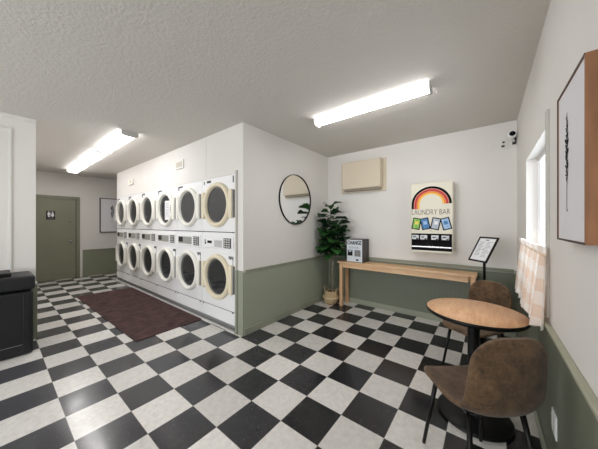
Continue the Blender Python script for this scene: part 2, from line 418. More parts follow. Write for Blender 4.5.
# wainscot, rails and baseboards
R = .80
struct('trim_2', MB().box(XM + .001, XR - .007, YB - .006, YB, 0, R - .03), M['beadX'])          # back panelling
def rail_x(y, x0, x1, z=R, s=-1):      # runs along X on a wall at y, facing s
    b = MB(); b.box(x0, x1, min(y, y + s*.014), max(y, y + s*.014), z - .045, z - .012, .003); b.box(x0, x1, min(y, y + s*.026), max(y, y + s*.026), z - .014, z, .004)
    return b
def rail_y(x, y0, y1, z=R, s=1):
    b = MB(); b.box(min(x, x + s*.014), max(x, x + s*.014), y0, y1, z - .045, z - .012, .003); b.box(min(x, x + s*.026), max(x, x + s*.026), y0, y1, z - .014, z, .004)
    return b
struct('trim_3', rail_x(YB, XM + .03, XR - .03, R + .02), M['green_trim'])
struct('baseboard_back', MB().box(XM + .013, XR - .014, YB - .018, YB - .006, 0, .085, .004), M['green_trim'])
struct('trim_4', MB().box(XR - .006, XR, YF, YB, 0, R - .03), M['beadY'])
struct('trim_5', rail_y(XR, YF, YB - .002, R + .005, -1), mat('rail_paint', (172, 172, 152), .45))
struct('baseboard_right', MB().box(XR - .018, XR - .006, YF, YB - .006, 0, .085, .004), M['green_trim'])
struct('trim_6', MB().box(XM, XM + .006, YD + .004, YB, 0, R - .03), M['green'])
struct('trim_7', rail_y(XM, YD + .03, YB - .002, R, 1), M['green_trim'])
struct('baseboard_center', MB().box(XM + .006, XM + .02, YD + .01, YB - .006, 0, .085, .004), M['green_trim'])
# column face beside the dryers: white batten above, green below
struct('trim_8', MB().box(-2.475, XM + .006, YD - .008, YD + .004, 0, R - .01), M['green_trim'])
b = MB(); b.box(-2.475, -2.448, YD - .022, YD, R - .01, 2.035, .003)
struct('trim_9', b, M['trimgrey'])
struct('trim_10', MB().box(-2.475, -2.440, YD - .024, YD - .008, 0, R - .012, .003), M['green_trim'])
# far wall
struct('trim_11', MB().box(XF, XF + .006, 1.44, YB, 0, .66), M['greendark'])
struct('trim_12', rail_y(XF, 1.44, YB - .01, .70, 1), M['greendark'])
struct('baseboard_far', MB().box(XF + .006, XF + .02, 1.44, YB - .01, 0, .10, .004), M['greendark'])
# left wall
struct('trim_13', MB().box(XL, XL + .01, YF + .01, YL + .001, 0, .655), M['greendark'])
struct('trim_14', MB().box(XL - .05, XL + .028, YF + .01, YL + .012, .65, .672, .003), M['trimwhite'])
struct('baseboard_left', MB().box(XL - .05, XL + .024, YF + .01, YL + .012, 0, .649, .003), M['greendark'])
b = MB(); b.box(XL, XL + .014, .112, .134, .672, 2.46, .003); b.box(XL, XL + .014, -1.5, .112, 2.44, 2.46, .003)
struct('trim_15', b, M['trimwhite'])
struct('trim_16', MB().box(XL, XL + .012, -1.5, YL, 2.565, H, .003), M['trimwhite'])
struct('trim_17', MB().box(-3.172, -3.162, YD - .003, YD, 2.04, H), M['trimwhite'])

# hall door
dy0, dy1, dz = .45, 1.315, 1.985
b = MB(); b.box(XF, XF + .03, dy1, dy1 + .07, 0, dz + .07, .004); b.box(XF, XF + .03, YL + .001, dy0, 0, dz + .07, .004); b.box(XF, XF + .03, dy0, dy1, dz, dz + .07, .004)
door = struct('door_1', b, M['door_green'])
struct('door_leaf', MB().box(XF, XF + .016, dy0 + .004, dy1 - .006, .008, dz - .004, .002), M['door_green'], door)
struct('door_gap', MB().box(XF, XF + .018, dy1 - .008, dy1, .0, dz), M['dark'], door)
b = MB(); b.lathe([(.0, .0), (.03, .0), (.03, .008), (.011, .012), (.011, .035), (.024, .042), (.028, .055), (.022, .068), (.0, .072)], 20, (XF + .016, 1.20, .945), 'X')
struct('door_handle', b, M['chrome'], door)
struct('deadbolt', MB().lathe([(0, 0), (.014, 0), (.012, .01), (0, .012)], 12, (XF + .016, 1.20, 1.42), 'X'), M['dgrey'], door)

# restroom sign
sg = empty('restroom_sign', (XF + .017, .86, 1.58), 0, 'small black restroom sign with two white figures on the green door', 'sign')
MB().box(0, .004, -.075, .075, -.105, .105, .002).build('sign_plate', M['black'], sg)
b = MB()
for s in (-1, 1):
    c = s * .033
    b.disk(.013, (.0055, c, .075), 'X', 14)
    if s < 0:   # figure in trousers
        b.box(.004, .006, c - .02, c + .02, .0, .056); b.box(.004, .006, c - .013, c - .002, -.05, .0); b.box(.004, .006, c + .002, c + .013, -.05, .0)
    else:       # figure in skirt
        b.prism([(.004, c - .012, .056), (.004, c + .012, .056), (.004, c + .028, -.02), (.004, c - .028, -.02)], (.002, 0, 0))
        b.box(.004, .006, c - .011, c - .002, -.05, -.02); b.box(.004, .006, c + .002, c + .011, -.05, -.02)
b.box(.004, .006, -.003, .003, -.045, .085)
b.build('figures', M['paper'], sg)
MB().box(.004, .006, -.055, .055, -.088, -.078).build('text_line', M['inkgrey'], sg)

# ------------------------------------------------------------------ dryers
def dryer(x1, idx, label):
    """stack of two tumble dryers; x1 = its right edge"""
    w = .775; x0 = x1 - w; cx = (x0 + x1) / 2 - .0; yf = 1.886
    ringm = M['cream'] if idx == 0 else M['ivory']
    root = empty('stacked_dryer', (cx, yf, 0), 0, label, 'dryer', 'stacked tumble dryers along the white wall')
    hw = w/2 - .0025
    ZU, ZL = 1.625, .655
    # cabinet: three front panels with dark seams, recessed kick
    b = MB()
    for (z0, z1) in ((1.262, 2.001), (.985, 1.252), (.245, .979), (.075, .238)):
        b.box(-hw, hw, 0, .03, z0, z1, .003)
    b.box(-hw + .001, hw - .001, .014, .24, .075, 2.0)
    cab = b.build('cabinet', M['white'], root)
    MB().box(-hw, hw, .05, .07, 0, .075).build('kick_plate', M['grey'], root)
    for z in (.241, 1.257): MB().box(-hw, hw, .002, .013, z - .004, z + .004).build('seam', M['dark'], root)
    for z, up in ((ZU, True), (ZL, False)):
        # door: ring with side ears
        rt = .305
        b = MB()
        b.lathe([(rt, -.001), (rt - .004, -.034), (rt - .014, -.048), (rt - .028, -.053), (rt - .046, -.050), (rt - .056, -.042), (rt - .066, -.010), (rt - .066, -.002)], 56, (0, 0, z), 'Y', closed=True)
        for s in (-1, 1):
            xa, xb = (.285, .356) if s > 0 else (-.348, -.285)
            b.box(xa, xb, -.048, -.001, z - .185, z + .185, .012)
        dr = b.build('door_ring', ringm, root)
        # dark bezel and drum behind
        MB().lathe([(.239, -.012), (.239, .0), (.225, .0), (.225, -.012)], 48, (0, 0, z), 'Y', closed=True).build('gasket', M['grey'], dr)
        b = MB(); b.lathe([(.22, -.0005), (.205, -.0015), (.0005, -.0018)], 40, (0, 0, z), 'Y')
        b.build('drum', M['drum_reflect'] if up else M['drum'], dr)
        MB().disk(.238, (0, -.014, z), 'Y', 48).build('glass', M['dglass'], dr)
        b = MB(); b.box(.357, .372, -.03, -.001, z - .175, z + .175, .002)
        b.build('hinge', M['grey'], dr)
        # badge and small sticker marks
        zz = z + .325
        if up:
            if idx == 0:
                MB().box(-.345, -.325, -.003, -.0, zz - .02, zz + .025).build('door_print', M['dgrey'], root)
                b = MB()
                for k in range(4): b.box(-.265 + k*.026, -.245 + k*.026, -.003, 0, zz - .008, zz + .024)
                b.build('logo', M['dgrey'], root)
                MB().box(.33, .35, -.003, 0, zz - .055, zz + .03).build('side_sticker', M['dgrey'], root)
            else:
                b = MB(); b.box(-.345, -.2, -.003, 0, zz + .0, zz + .024); b.box(-.345, -.315, -.003, 0, zz - .04, zz + .001); b.build('logo', M['dgrey'], root)
        else:
            zz = z + .27; b = MB()
            for k in range(4): b.box(.245 + k*.026, .262 + k*.026, -.003, 0, zz - .01 - (k % 2)*.01, zz + .024)
            b.build('logo', M['dgrey'], root)
            MB().box(.33, .337, -.003, 0, zz - .1, zz - .02).build('side_sticker', M['dgrey'], root)
    # console
    cp = MB().box(-.35, .35, -.012, .0, 1.035, 1.205, .004).build('console', M['white'], root)
    if idx == 0:
        b = MB(); b.box(-.30, -.285, -.015, -.012, 1.08, 1.15); b.box(-.285, -.265, -.015, -.012, 1.09, 1.105); b.build('lock', M['ink'], cp)
        b = MB()
        for k in range(4): b.box(-.235 + k*.028, -.212 + k*.028, -.015, -.012, 1.1, 1.135)
        b.build('logo', M['ink'], cp)
        MB().box(-.07, .12, -.014, -.012, 1.05, 1.15, .003).build('label_plate', M['lgrey'], cp)
        b = MB()
        for k in range(3): b.box(-.05, .1, -.0155, -.014, 1.07 + k*.026, 1.076 + k*.026)
        b.build('label_print', M['inkgrey'], cp)
    else:
        MB().box(-.31, .1, -.015, -.012, 1.06, 1.17, .003).build('display', M['display'], cp)
        MB().box(-.31, -.17, -.018, -.015, 1.085, 1.165, .003).build('coin_slot', M['dark'], cp)
    MB().box(.15, .31, -.016, -.012, 1.05, 1.18, .003).build('keypad', M['dgrey'], cp)
    b = MB()
    for r_ in range(4):
        for c_ in range(3): b.box(.165 + c_*.047, .195 + c_*.047, -.0195, -.016, 1.062 + r_*.03, 1.08 + r_*.03)
    b.build('keypad_buttons', M['lgrey'], cp)
    # little latches on seams
    for (xx, zz) in ((.33, .237), (-.36, .237), (.33, 1.262), (-.36, 1.262)): MB().box(xx - .010, xx + .010, -.006, .0, zz - .012, zz + .002).build('latch', M['dgrey'], root)
    return root
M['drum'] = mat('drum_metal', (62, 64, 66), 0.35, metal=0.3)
M['drum_reflect'] = mat('drum_upper_reflect', (120, 122, 126), 0.4, metal=0.2)  # upper drums lighter: room reflection in their glass painted into the colour
M['display'] = mat('display_grey', (158, 160, 152), 0.3)
DL = ['stacked white dryers with cream door rings beside the green column',
      'second stack of white dryers from the green column, plain dark upper glass',
      'stacked white dryers with a white paper notice on the upper glass',
      'stacked white dryers just beyond the stack with the paper notice',
      'stacked white dryers second from the hallway end of the row',
      'stacked white dryers at the hallway end of the row']
for i in range(6): dryer(-2.4895 - i*.774, i, DL[i])
cx3 = -2.489 - 2.5*.775
nt_ = empty('paper_notice', (cx3 + .065, 1.871, 1.60), 0, 'white paper notice taped inside the dark upper dryer glass', 'notice')
MB().box(-.10, .10, -.0015, 0, -.16, .17).build('sheet', M['paper'], nt_)
b = MB()
for k in range(7): b.box(-.07, .05 if k % 3 else .07, -.003, -.0015, .12 - k*.036, .125 - k*.036)
b.build('print', M['inkgrey'], nt_)
struct('trim_18', MB().box(XW + .02, -2.478, 1.852, 1.870, 0, .020, .003), M['lgrey'])
struct('trim_19', MB().box(XW + .02, -2.478, 1.8705, 1.935, 0, .012), M['grey'])
struct('trim_20', MB().box(-2.4885, -2.4755, YD + .002, YD + .06, 0, 2.003), M['dark'])

# wall plates above dryers
v = empty('air_vent', (-3.945, YD, 2.33), 0, 'small louvred white vent above the dryers nearest the column', 'vent')
MB().box(-.14, .14, -.02, 0, -.07, .07, .004).build('vent_frame', M['trimwhite'], v)
MB().box(-.10, .10, -.0215, -.02, -.042, .042).build('vent_back', M['beige'], v)
b = MB()
for k in range(6): b.box(-.10, .10, -.027, -.0215, -.038 + k*.014, -.033 + k*.014)
b.build('vent_slats', M['lgrey'], v)
v = empty('thermostat', (-6.14, YD, 2.285), 0, 'cream wall box high above the far dryers', 'wall box')
MB().box(-.13, .13, -.03, 0, -.06, .06, .006).build('case', M['ivory'], v)
MB().box(-.03, .06, -.036, -.03, -.04, .04, .003).build('cover', M['beige'], v)

# ------------------------------------------------------------------ ceiling lights
M['cap'] = mat('cap_grey', (186, 184, 180), .6)
def ceiling_light(cx, cy, L, W, rot, label, name='ceiling_light', ends=(1, 1), grp=None):
    o = empty(name, (cx, cy, H), rot, label, 'ceiling light', grp)
    MB().box(-L/2, L/2, -W/2 + .004, W/2 - .004, -.014, 0, .002).build('housing', M['trimwhite'], o)
    # curved wraparound diffuser
    b = MB(); n = 10; prof = []
    for k in range(n + 1):
        a = PI * k / n
        prof.append((-(W/2 - .002) * (1 if math.cos(a) > 0 else -1) * abs(math.cos(a)) ** .6, -.010 - .048 * max(0, math.sin(a)) ** .6))
    A = [b.bm.verts.new((-L/2 + .012, y, z)) for y, z in prof]; B = [b.bm.verts.new((L/2 - .012, y, z)) for y, z in prof]
    for k in range(n): f = b.bm.faces.new((A[k], A[k+1], B[k+1], B[k])); f.smooth = True
    b.build('diffuser', M['tubelight2' if W > .15 else 'tubelight'], o)
    for s in (-1, 1):
        x = s * (L/2 - .004)
        b = MB(); b.prism([(x - .006, y*1.06, z - .018) for y, z in prof] + [(x - .006, W/2, -.001), (x - .006, -W/2, -.001)], (.012, 0, 0)); b.build('end_cap', M['cap'], o)
    return o
ceiling_light(-1.005, 2.41, 1.22, .13, 0, 'single white fluorescent strip light above the bench area')
hallL = ['white wraparound ceiling light nearest in the row of three, grey end cap showing', 'middle white wraparound ceiling light of the hallway row', 'farthest white wraparound ceiling light towards the green door']
for i in range(3): ceiling_light(-3.735 - .63 - i*1.255, 1.137, 1.19, .195, 0, hallL[i], grp='row of three ceiling lights')
ceiling_light(-1.6, -1.2, 1.22, .27, 0, 'unseen wraparound ceiling light added behind the camera as fill', grp=None)  # out-of-view fixture added to fill the room with light

# ------------------------------------------------------------------ wall mirror
mr = empty('round_mirror', (XM, 2.902, 1.742), 0, 'round black-rimmed mirror on the white wall beside the plant', 'mirror')
MB().lathe([(.385, 0), (.385, .025), (.377, .025), (.377, .004)], 72, (0, 0, 0), 'X', closed=False).build('rim', M['blackm'], mr)
MB().disk(.376, (.012, 0, 0), 'X', 72).build('mirror_glass', M['mirror'], mr)

# ------------------------------------------------------------------ beige wall unit cover
ac = empty('air_conditioner_cover', (0, YB, 0), 0, 'beige metal box cover high on the back wall above the bench', 'cover')
MB().box(-2.05, -1.265, -.016, 0, 1.90, 2.425, .003).build('backing_plate', M['beige'], ac)
b = MB(); b.box(-1.98, -1.316, -.14, -.016, 1.955, 2.415, .012); b.build('cover_box', M['beige'], ac)
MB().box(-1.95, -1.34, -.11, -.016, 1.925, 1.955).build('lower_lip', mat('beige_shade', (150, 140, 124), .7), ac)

# ------------------------------------------------------------------ soap dispenser (laundry bar)
M['pink'] = mat('stripe_pink', (236, 176, 160), .5)
M['slide'] = mat('brushed_metal', (190, 190, 192), .4, metal=.5, noise=(60, .35))
vd = empty('soap_vending_machine', (-.604, YB, 0), 0, 'cream wall-mounted laundry soap vending machine with rainbow and black drawer strip', 'vending machine')
vy = -.20; vw = .251; z0, z1 = .975, 1.928
MB().box(-vw, vw, vy, 0, z0, z1, .006).build('case', M['vend'], vd)
MB().box(-vw + .008, vw - .008, vy - .004, vy, 1.005, 1.235).build('drawer_panel', M['ink'], vd)
MB().box(-vw + .008, vw - .008, vy - .012, vy - .004, 1.045, 1.065, .003).build('chrome_rail', M['chrome'], vd)
for k, x in enumerate((-.19, -.085, .05, .17)):
    b = MB(); b.box(x - .045, x + .045, vy - .022, vy - .004, 1.152, 1.215, .006)
    c = b.build('coin_slide', M['slide'], vd)
    b = MB(); b.box(x - .03, x + .01, vy - .026, vy - .022, 1.178, 1.196, .002); b.box(x + .012, x + .036, vy - .028, vy - .022, 1.15, 1.172, .002)
    b.build('coin_slot', M['dgrey'], c)
def arc(r0, r1, cz, y, a0, a1, n=36, cx=0., x1=None):
    b = MB()
    for i in range(n):
        a, c = a0 + (a1 - a0)*i/n, a0 + (a1 - a0)*(i+1)/n
        b.poly([(cx + r0*math.cos(a), y, cz + r0*math.sin(a)), (cx + r1*math.cos(a), y, cz + r1*math.sin(a)), (cx + r1*math.cos(c), y, cz + r1*math.sin(c)), (cx + r0*math.cos(c), y, cz + r0*math.sin(c))])
    return b
cz = 1.635; KY = 1.0
RR = [('black_stripe', .212, .242, 'ink'), ('pink_stripe', .207, .212, 'pink'), ('red_stripe', .176, .207, 'redb'), ('white_stripe', .173, .176, 'pink'), ('orange_stripe', .158, .173, 'orange'), ('yellow_stripe', .138, .158, 'yellow')]
for nm, r0, r1, mm in RR:
    b = arc(r0, r1, 0, vy - .003, 0, PI, cx=0)
    for v_ in b.bm.verts: v_.co.z = v_.co.z*KY + cz
    b.box(-r1, -r0, vy - .003, vy - .001, cz - .062, cz)   # left leg runs further down
    b.build(nm, M[mm], vd)
text_mesh('lettering', 'LAUNDRY BAR', .105, M['ink'], vd, facing('-Y', (-.01, vy - .002, 1.525)), offset=-.0018, width=.46)
pk = [(-.18, 10, 'boxgreen', 'boxyellow'), (-.07, -12, 'boxblue', 'boxlblue'), (.057, 12, 'boxsilver', 'paper'), (.177, -14, 'boxlblue', 'boxblue')]
for x, ang, m1, m2 in pk:
    Mx = Matrix.Translation((x, vy, 1.37)) @ Matrix.Rotation(math.radians(ang), 4, 'Y')
    def bx(nm, a, c, d, e, y0, y1, mm, par):
        o = MB().box(a, c, y0, y1, d, e).build(nm, M[mm], par); o.matrix_local = Mx; return o
    p_ = bx('packet_picture', -.053, .053, -.08, .08, -.003, 0, 'ink', vd)
    q = MB().box(-.040, .040, -.005, -.003, -.067, .067).build('packet_front', M[m1], p_)
    MB().box(-.02, .024, -.0065, -.005, -.01, .035).build('packet_patch', M[m2], q)
MB().box(-.008, .008, vy - .003, vy, 1.272, 1.278).build('tiny_mark', M['inkgrey'], vd)

# ------------------------------------------------------------------ narrow wooden bench table against the back wall
bn = empty('console_table', (-1.045, 3.72, 0), 0, 'long narrow light-wood table standing against the green back wall', 'table')
MB().box(-.945, .945, -.135, .14, .715, .745, .004).build('tabletop', M['pine'], bn)
b = MB(); b.box(-.86, .86, -.115, -.093, .645, .715, .002); b.build('front_apron', M['pine'], bn)
MB().box(-.86, .86, .10, .12, .645, .715, .002).build('back_apron', M['pine'], bn)
MB().box(-.885, -.865, -.05, .05, .645, .715, .002).build('side_apron', M['pine'], bn)
MB().box(.865, .885, -.05, .05, .645, .715, .002).build('side_apron', M['pine'], bn)
for sx in (-1, 1):
    for y in (-.133, .075):
        x = -.883 if sx < 0 else .908
        MB().box(x - .025, x + .025, y, y + .05, 0, .715, .004).build('leg', M['pinev'], bn)

# change machine
cm = empty('change_machine', (-1.695, 3.735, .746), 0, 'black change machine with a white front panel standing on the wooden table', 'change machine')
b = MB(); b.box(-.14, .145, -.12, .125, 0, .375, .006); b.build('case', mat('charcoal_case', (60, 57, 58), .45, noise=(60, .12)), cm)
MB().box(-.133, .133, -.124, -.12, .008, .365, .002).build('front_panel', mat('panel_white', (222, 226, 232), .35), cm)
text_mesh('lettering', 'CHANGE', .085, M['ink'], cm, facing('-Y', (0, -.125, .315)), offset=.0025, width=.238)
MB().box(-.115, -.03, -.128, -.124, .105, .2, .002).build('bill_acceptor', M['black'], cm)
MB().prism([(-.105, -.1285, .195), (-.04, -.1285, .195), (-.055, -.1285, .165), (-.09, -.1285, .165)], (0, -.002, 0)).build('bill_slot', M['boxsilver'], cm)
MB().box(.005, .105, -.127, -.124, .1, .2, .002).build('instruction_plate', M['dgrey'], cm)
b = MB()
for k in range(7): b.box(.012, .098, -.128, -.127, .11 + k*.013, .114 + k*.013)
b.build('instruction_print', M['lgrey'], cm)
b = MB()
for k in range(3): b.box(-.1, .09 - k*.03, -.125, -.124, .225 + k*.012, .228 + k*.012)
b.box(.045, .065, -.126, -.124, .238, .25)
b.build('small_print', M['inkgrey'], cm)
MB().box(.03, .07, -.128, -.124, .03, .055, .002).build('lock', M['ink'], cm)

# ------------------------------------------------------------------ potted fig
px, py = -2.125, 3.61
pl = empty('potted_fig', (px, py, 0), 0, 'tall fiddle-leaf fig in a woven basket in the corner by the table', 'plant')
bk = MB().lathe([(.001, .0), (.09, .0), (.115, .03), (.13, .08), (.132, .12), (.12, .16), (.105, .2), (.1, .225), (.096, .22), (.1, .16), (.09, .15)], 32).build('basket', M['basket'], pl)
MB().lathe([(.125, .09), (.141, .105), (.141, .12), (.125, .13)], 32).build('folded_band', M['basket2'], bk)
for s in (-1, 1):
    b = MB(); b.tube([(s*.1, -.04, .19), (s*.125, -.035, .26), (s*.13, 0, .285), (s*.125, .035, .26), (s*.1, .04, .19)], .006, 8)
    b.build('handle', M['basket2'], bk)
MB().disk(.095, (0, 0, .19), 'Z', 24).build('soil', M['soil'], pl)
stems = [[(.02, 0, .18), (.015, .01, .7), (-.01, 0, 1.2), (-.01, -.01, 1.68)], [(-.03, .02, .18), (-.035, .02, .7), (-.09, .0, 1.15), (-.10, -.02, 1.4)], [(.045, -.02, .18), (.04, -.02, .6), (.11, -.03, 1.05), (.14, -.05, 1.35)]]
for st in stems:
    MB().tube(st, [.012, .011, .009, .005], 8).build('stem', M['stem'], pl)
def leaf(b, base, az, el, L, W, roll=0):
    """one fiddle shaped leaf: folded along midrib, drooping"""
    d = Vector((math.cos(az)*math.cos(el), math.sin(az)*math.cos(el), math.sin(el)))
    side = Vector((-math.sin(az), math.cos(az), 0)); up = side.cross(d) * -1
    if up.z < 0: up = -up
    side = (side*math.cos(roll) + up*math.sin(roll)); n = 7; rows = []
    prof = [.06, .30, .42, .47, .50, .44, .0]
    prof = [.05, .45, .68, .82, 1.0, .88, .2]
    for i in range(n):
        u = i/(n-1); c = Vector(base) + d*L*u + Vector((0, 0, -1))*L*.3*u*u
        w = W/2*prof[i]; wob = .012*math.sin(i*2.1 + az*5)
        rows.append([b.bm.verts.new(c - side*w + up*(w*.28 + wob)), b.bm.verts.new(c - side*w*.5 + up*w*.06), b.bm.verts.new(c), b.bm.verts.new(c + side*w*.5 + up*w*.06), b.bm.verts.new(c + side*w + up*(w*.28 - wob))])
    for A, B in zip(rows, rows[1:]):
        for k in range(4):
            f = b.bm.faces.new((A[k], A[k+1], B[k+1], B[k])); f.smooth = True; f.material_index = b.mi
b = MB(); rnd = random.Random(3)
def stem_pt(st, z):
    for p, q in zip(st, st[1:]):
        if p[2] <= z <= q[2]:
            u = (z - p[2])/(q[2] - p[2]); return (p[0] + (q[0]-p[0])*u, p[1] + (q[1]-p[1])*u, z)
    return st[-1]
az = 0
def put(st, z, az, el, L, W):
    bx_, by_, bz_ = stem_pt(st, z)
    ex, ey = px + bx_ + math.cos(az)*L, py + by_ + math.sin(az)*L
    if ex < XM + .05 or ey > YB - .03: L *= .5
    b.mi = 0 if rnd.random() < .55 else 1
    leaf(b, (bx_ + math.cos(az)*.015, by_ + math.sin(az)*.015, bz_), az, el, L, W, rnd.uniform(-.4, .4))
for k in range(16):
    put(stems[0], 1.68 - k*.03, k*2.4 + .3, .55 - k*.03, .27 + .05*rnd.random() if k > 1 else .22, .21)
for k in range(34):
    put(stems[0], 1.24 - k*.0125, k*2.4, .15 + .4*rnd.random(), .24 + .08*rnd.random(), .21)
for st in stems[1:]:
    top = st[-1][2]
    for k in range(30):
        put(st, top - k*.0175, k*2.4 + st[0][0]*9, .5 - k*.022 + .15*rnd.random(), .22 + .08*rnd.random(), .20)
for v_ in b.bm.verts:
    v_.co.x = max(v_.co.x, XM - px + .035 + abs(v_.co.x)*.02); v_.co.y = min(v_.co.y, YB - py - .03)
    if v_.co.z < 1.15 and v_.co.x > -1.85 - px: v_.co.x = -1.85 - px
b.build('foliage', [M['leaf'], M['leaf2']], pl)

# ------------------------------------------------------------------ sign stand

ss = empty('sign_stand', (-.042, 3.32, 0), math.radians(-48.2), 'black floor stand holding a tilted framed paper sheet by the back wall', 'sign stand')
def tilt(o):
    o.matrix_local = Matrix.Translation((0, 0, 1.09)) @ Matrix.Rotation(math.radians(-28.7), 4, 'X'); return o
W_, L_ = .1225, .151
b = MB(); e_ = .018
b.box(-W_, W_, 0, .014, L_ - e_, L_, .002); b.box(-W_, W_, 0, .014, -L_, -L_ + e_, .002); b.box(-W_, -W_ + e_, 0, .014, -L_ + e_, L_ - e_, .002); b.box(W_ - e_, W_, 0, .014, -L_ + e_, L_ - e_, .002)
b.box(-W_ + .004, W_ - .004, .008, .014, -L_ + .004, L_ - .004)
fr = tilt(b.build('sign_frame', M['blackm'], ss))
MB().box(-W_ + e_, W_ - e_, .005, .008, -L_ + e_, L_ - e_).build('paper_sheet', M['paper'], fr)
b = MB(); b.box(-.02, .02, .0035, .005, .108, .118)
for k in range(11): b.box(-.085, -.012 - (k % 3)*.012, .0038, .005, .085 - k*.016, .088 - k*.016)
for k in range(12): b.box(.008, .085 - (k*7 % 4)*.01, .0038, .005, .088 - k*.016, .091 - k*.016)
b.build('print', M['inkgrey'], fr)
b = MB(); b.tube([(0, .02, .015), (0, .02, 1.02), (0, .012, 1.06), (0, .015, 1.09)], .013, 14); b.build('pole', M['blackm'], ss)
MB().lathe([(.001, 0), (.15, 0), (.15, .008), (.14, .013), (.02, .016), (.016, .03), (.001, .03)], 32, (0, .02, 0)).build('base', M['blackm'], ss)

# ------------------------------------------------------------------ round bistro table
tb = empty('bistro_table', (-.078, 2.115, 0), 0, 'small round bistro table with wood top and black pedestal between the two chairs', 'table')
MB().lathe([(.001, .0), (.293, .0), (.293, .003), (.001, .003)], 64, (0, 0, .745)).build('tabletop', M['oak'], tb)
MB().lathe([(.001, .715), (.262, .715), (.291, .722), (.2965, .732), (.2965, .745), (.293, .7485), (.2932, .7452), (.001, .7449)], 64).build('edge_band', M['blackm'], tb)
b = MB(); b.lathe([(.001, .0), (.215, .0), (.222, .008), (.222, .018), (.212, .028), (.08, .042), (.05, .05), (.001, .05)], 56); b.build('base', M['black'], tb)
b = MB(); b.lathe([(.036, .045), (.036, .7), ], 24); b.build('pedestal', M['blackm'], tb)
b = MB(); b.box(-.2, .2, -.02, .02, .698, .714, .002); b.box(-.02, .02, -.2, .2, .698, .714, .002); b.lathe([(.001, .64), (.036, .64), (.065, .7), (.001, .7)], 20); b.build('top_bracket', M['blackm'], tb)

# ------------------------------------------------------------------ chairs
def chair(label, loc, rz, sz=1):
    root = empty('shell_chair', (*loc, 0), rz, label, 'chair', 'brown suede shell chairs at the round table'); root.scale = (1, 1, sz)
    # profile from seat front to back top (y, z)
    P = [(.245, .425), (.235, .440), (.205, .450), (.13, .450), (.05, .446), (-.03, .442), (-.10, .443), (-.155, .455), (-.195, .49), (-.212, .545), (-.220, .62), (-.224, .70), (-.226, .78), (-.225, .83), (-.224, .848)]
    # resample with Catmull
    pts = []
    for i in range(len(P) - 1):
        p0, p1, p2, p3 = [Vector(P[max(0, min(len(P)-1, i + k))]) for k in (-1, 0, 1, 2)]
        for s_ in range(3):
            t_ = s_/3; pts.append(.5*((2*p1) + (-p0 + p2)*t_ + (2*p0 - 5*p1 + 4*p2 - p3)*t_*t_ + (-p0 + 3*p1 - 3*p2 + p3)*t_**3))
    pts.append(Vector(P[-1])); n = len(pts)
    S = [0]
    for a, c in zip(pts, pts[1:]): S.append(S[-1] + (c - a).length)
    T = S[-1]; bm = bmesh.new(); rows = []; m = 16
    for i, p in enumerate(pts):
        s_ = S[i]; u = s_/T
        Wd = .208 - .012*min(1, max(0, u - .38)/.2) - .055*max(0, u - .6)
        Wd -= .018*max(0, 1 - s_/.3)
        for r_, d in ((.10, s_), (.125, T - s_)):
            if d < r_: Wd = Wd - r_ + math.sqrt(max(0, r_*r_ - (r_ - d)**2))
        Wd = max(Wd, .06)
        tan = (pts[min(i+1, n-1)] - pts[max(i-1, 0)]).normalized(); nr = Vector((tan.y, -tan.x))  # toward sitter
        if nr.y < 0 and u < .5: nr = -nr
        if u >= .5 and nr.x < 0: nr = -nr
        cup = (.008 + .022*u/.35) if u < .35 else .030 + .030*min(1, (u - .35)/.2)*(1 if u < .8 else 1 - (u - .8)*2)
        row = []
        for j in range(m + 1):
            t_ = -1 + 2*j/m; x = Wd*t_; k = cup*(abs(x)/.21)**2.4
            row.append(bm.verts.new((x, p.x + nr.x*k, p.y + nr.y*k)))
        rows.append(row)
    for A, B in zip(rows, rows[1:]):
        for j in range(m): bm.faces.new((A[j], A[j+1], B[j+1], B[j])).smooth = True
    me = bpy.data.meshes.new('seat_shell'); bm.to_mesh(me); bm.free(); me.materials.append(M['suede'])
    sh = bpy.data.objects.new('seat_shell', me); COL.objects.link(sh); sh.parent = root
    so = sh.modifiers.new('thick', 'SOLIDIFY'); so.thickness = .026; so.offset = 0; 
    sb = sh.modifiers.new('smooth', 'SUBSURF'); sb.levels = 1; sb.render_levels = 2
    # frame under the seat and four splayed tapered legs
    b = MB(); b.tube([(-.13, .13, .418), (.13, .13, .418)], .011, 8); b.tube([(-.13, -.11, .418), (.13, -.11, .418)], .011, 8); b.tube([(-.13, .13, .418), (-.13, -.11, .418)], .011, 8); b.tube([(.13, .13, .418), (.13, -.11, .418)], .011, 8)
    b.build('seat_frame', M['blackm'], root)
    for sx in (-1, 1):
        for (y0, y1) in ((.145, .20), (-.12, -.20)):
            b = MB(); b.tube([(sx*.135, y0, .425), (sx*.182, y1, .0)], [.0135, .0095], 12); b.build('leg', M['blackm'], root)
    return root
chair('brown suede shell chair in the foreground, seen from behind beside the white outlet', (-.045, 1.625), math.radians(40))
chair('brown suede shell chair on the far side of the round table, facing the camera', (-.082, 2.745), math.radians(150), .963)

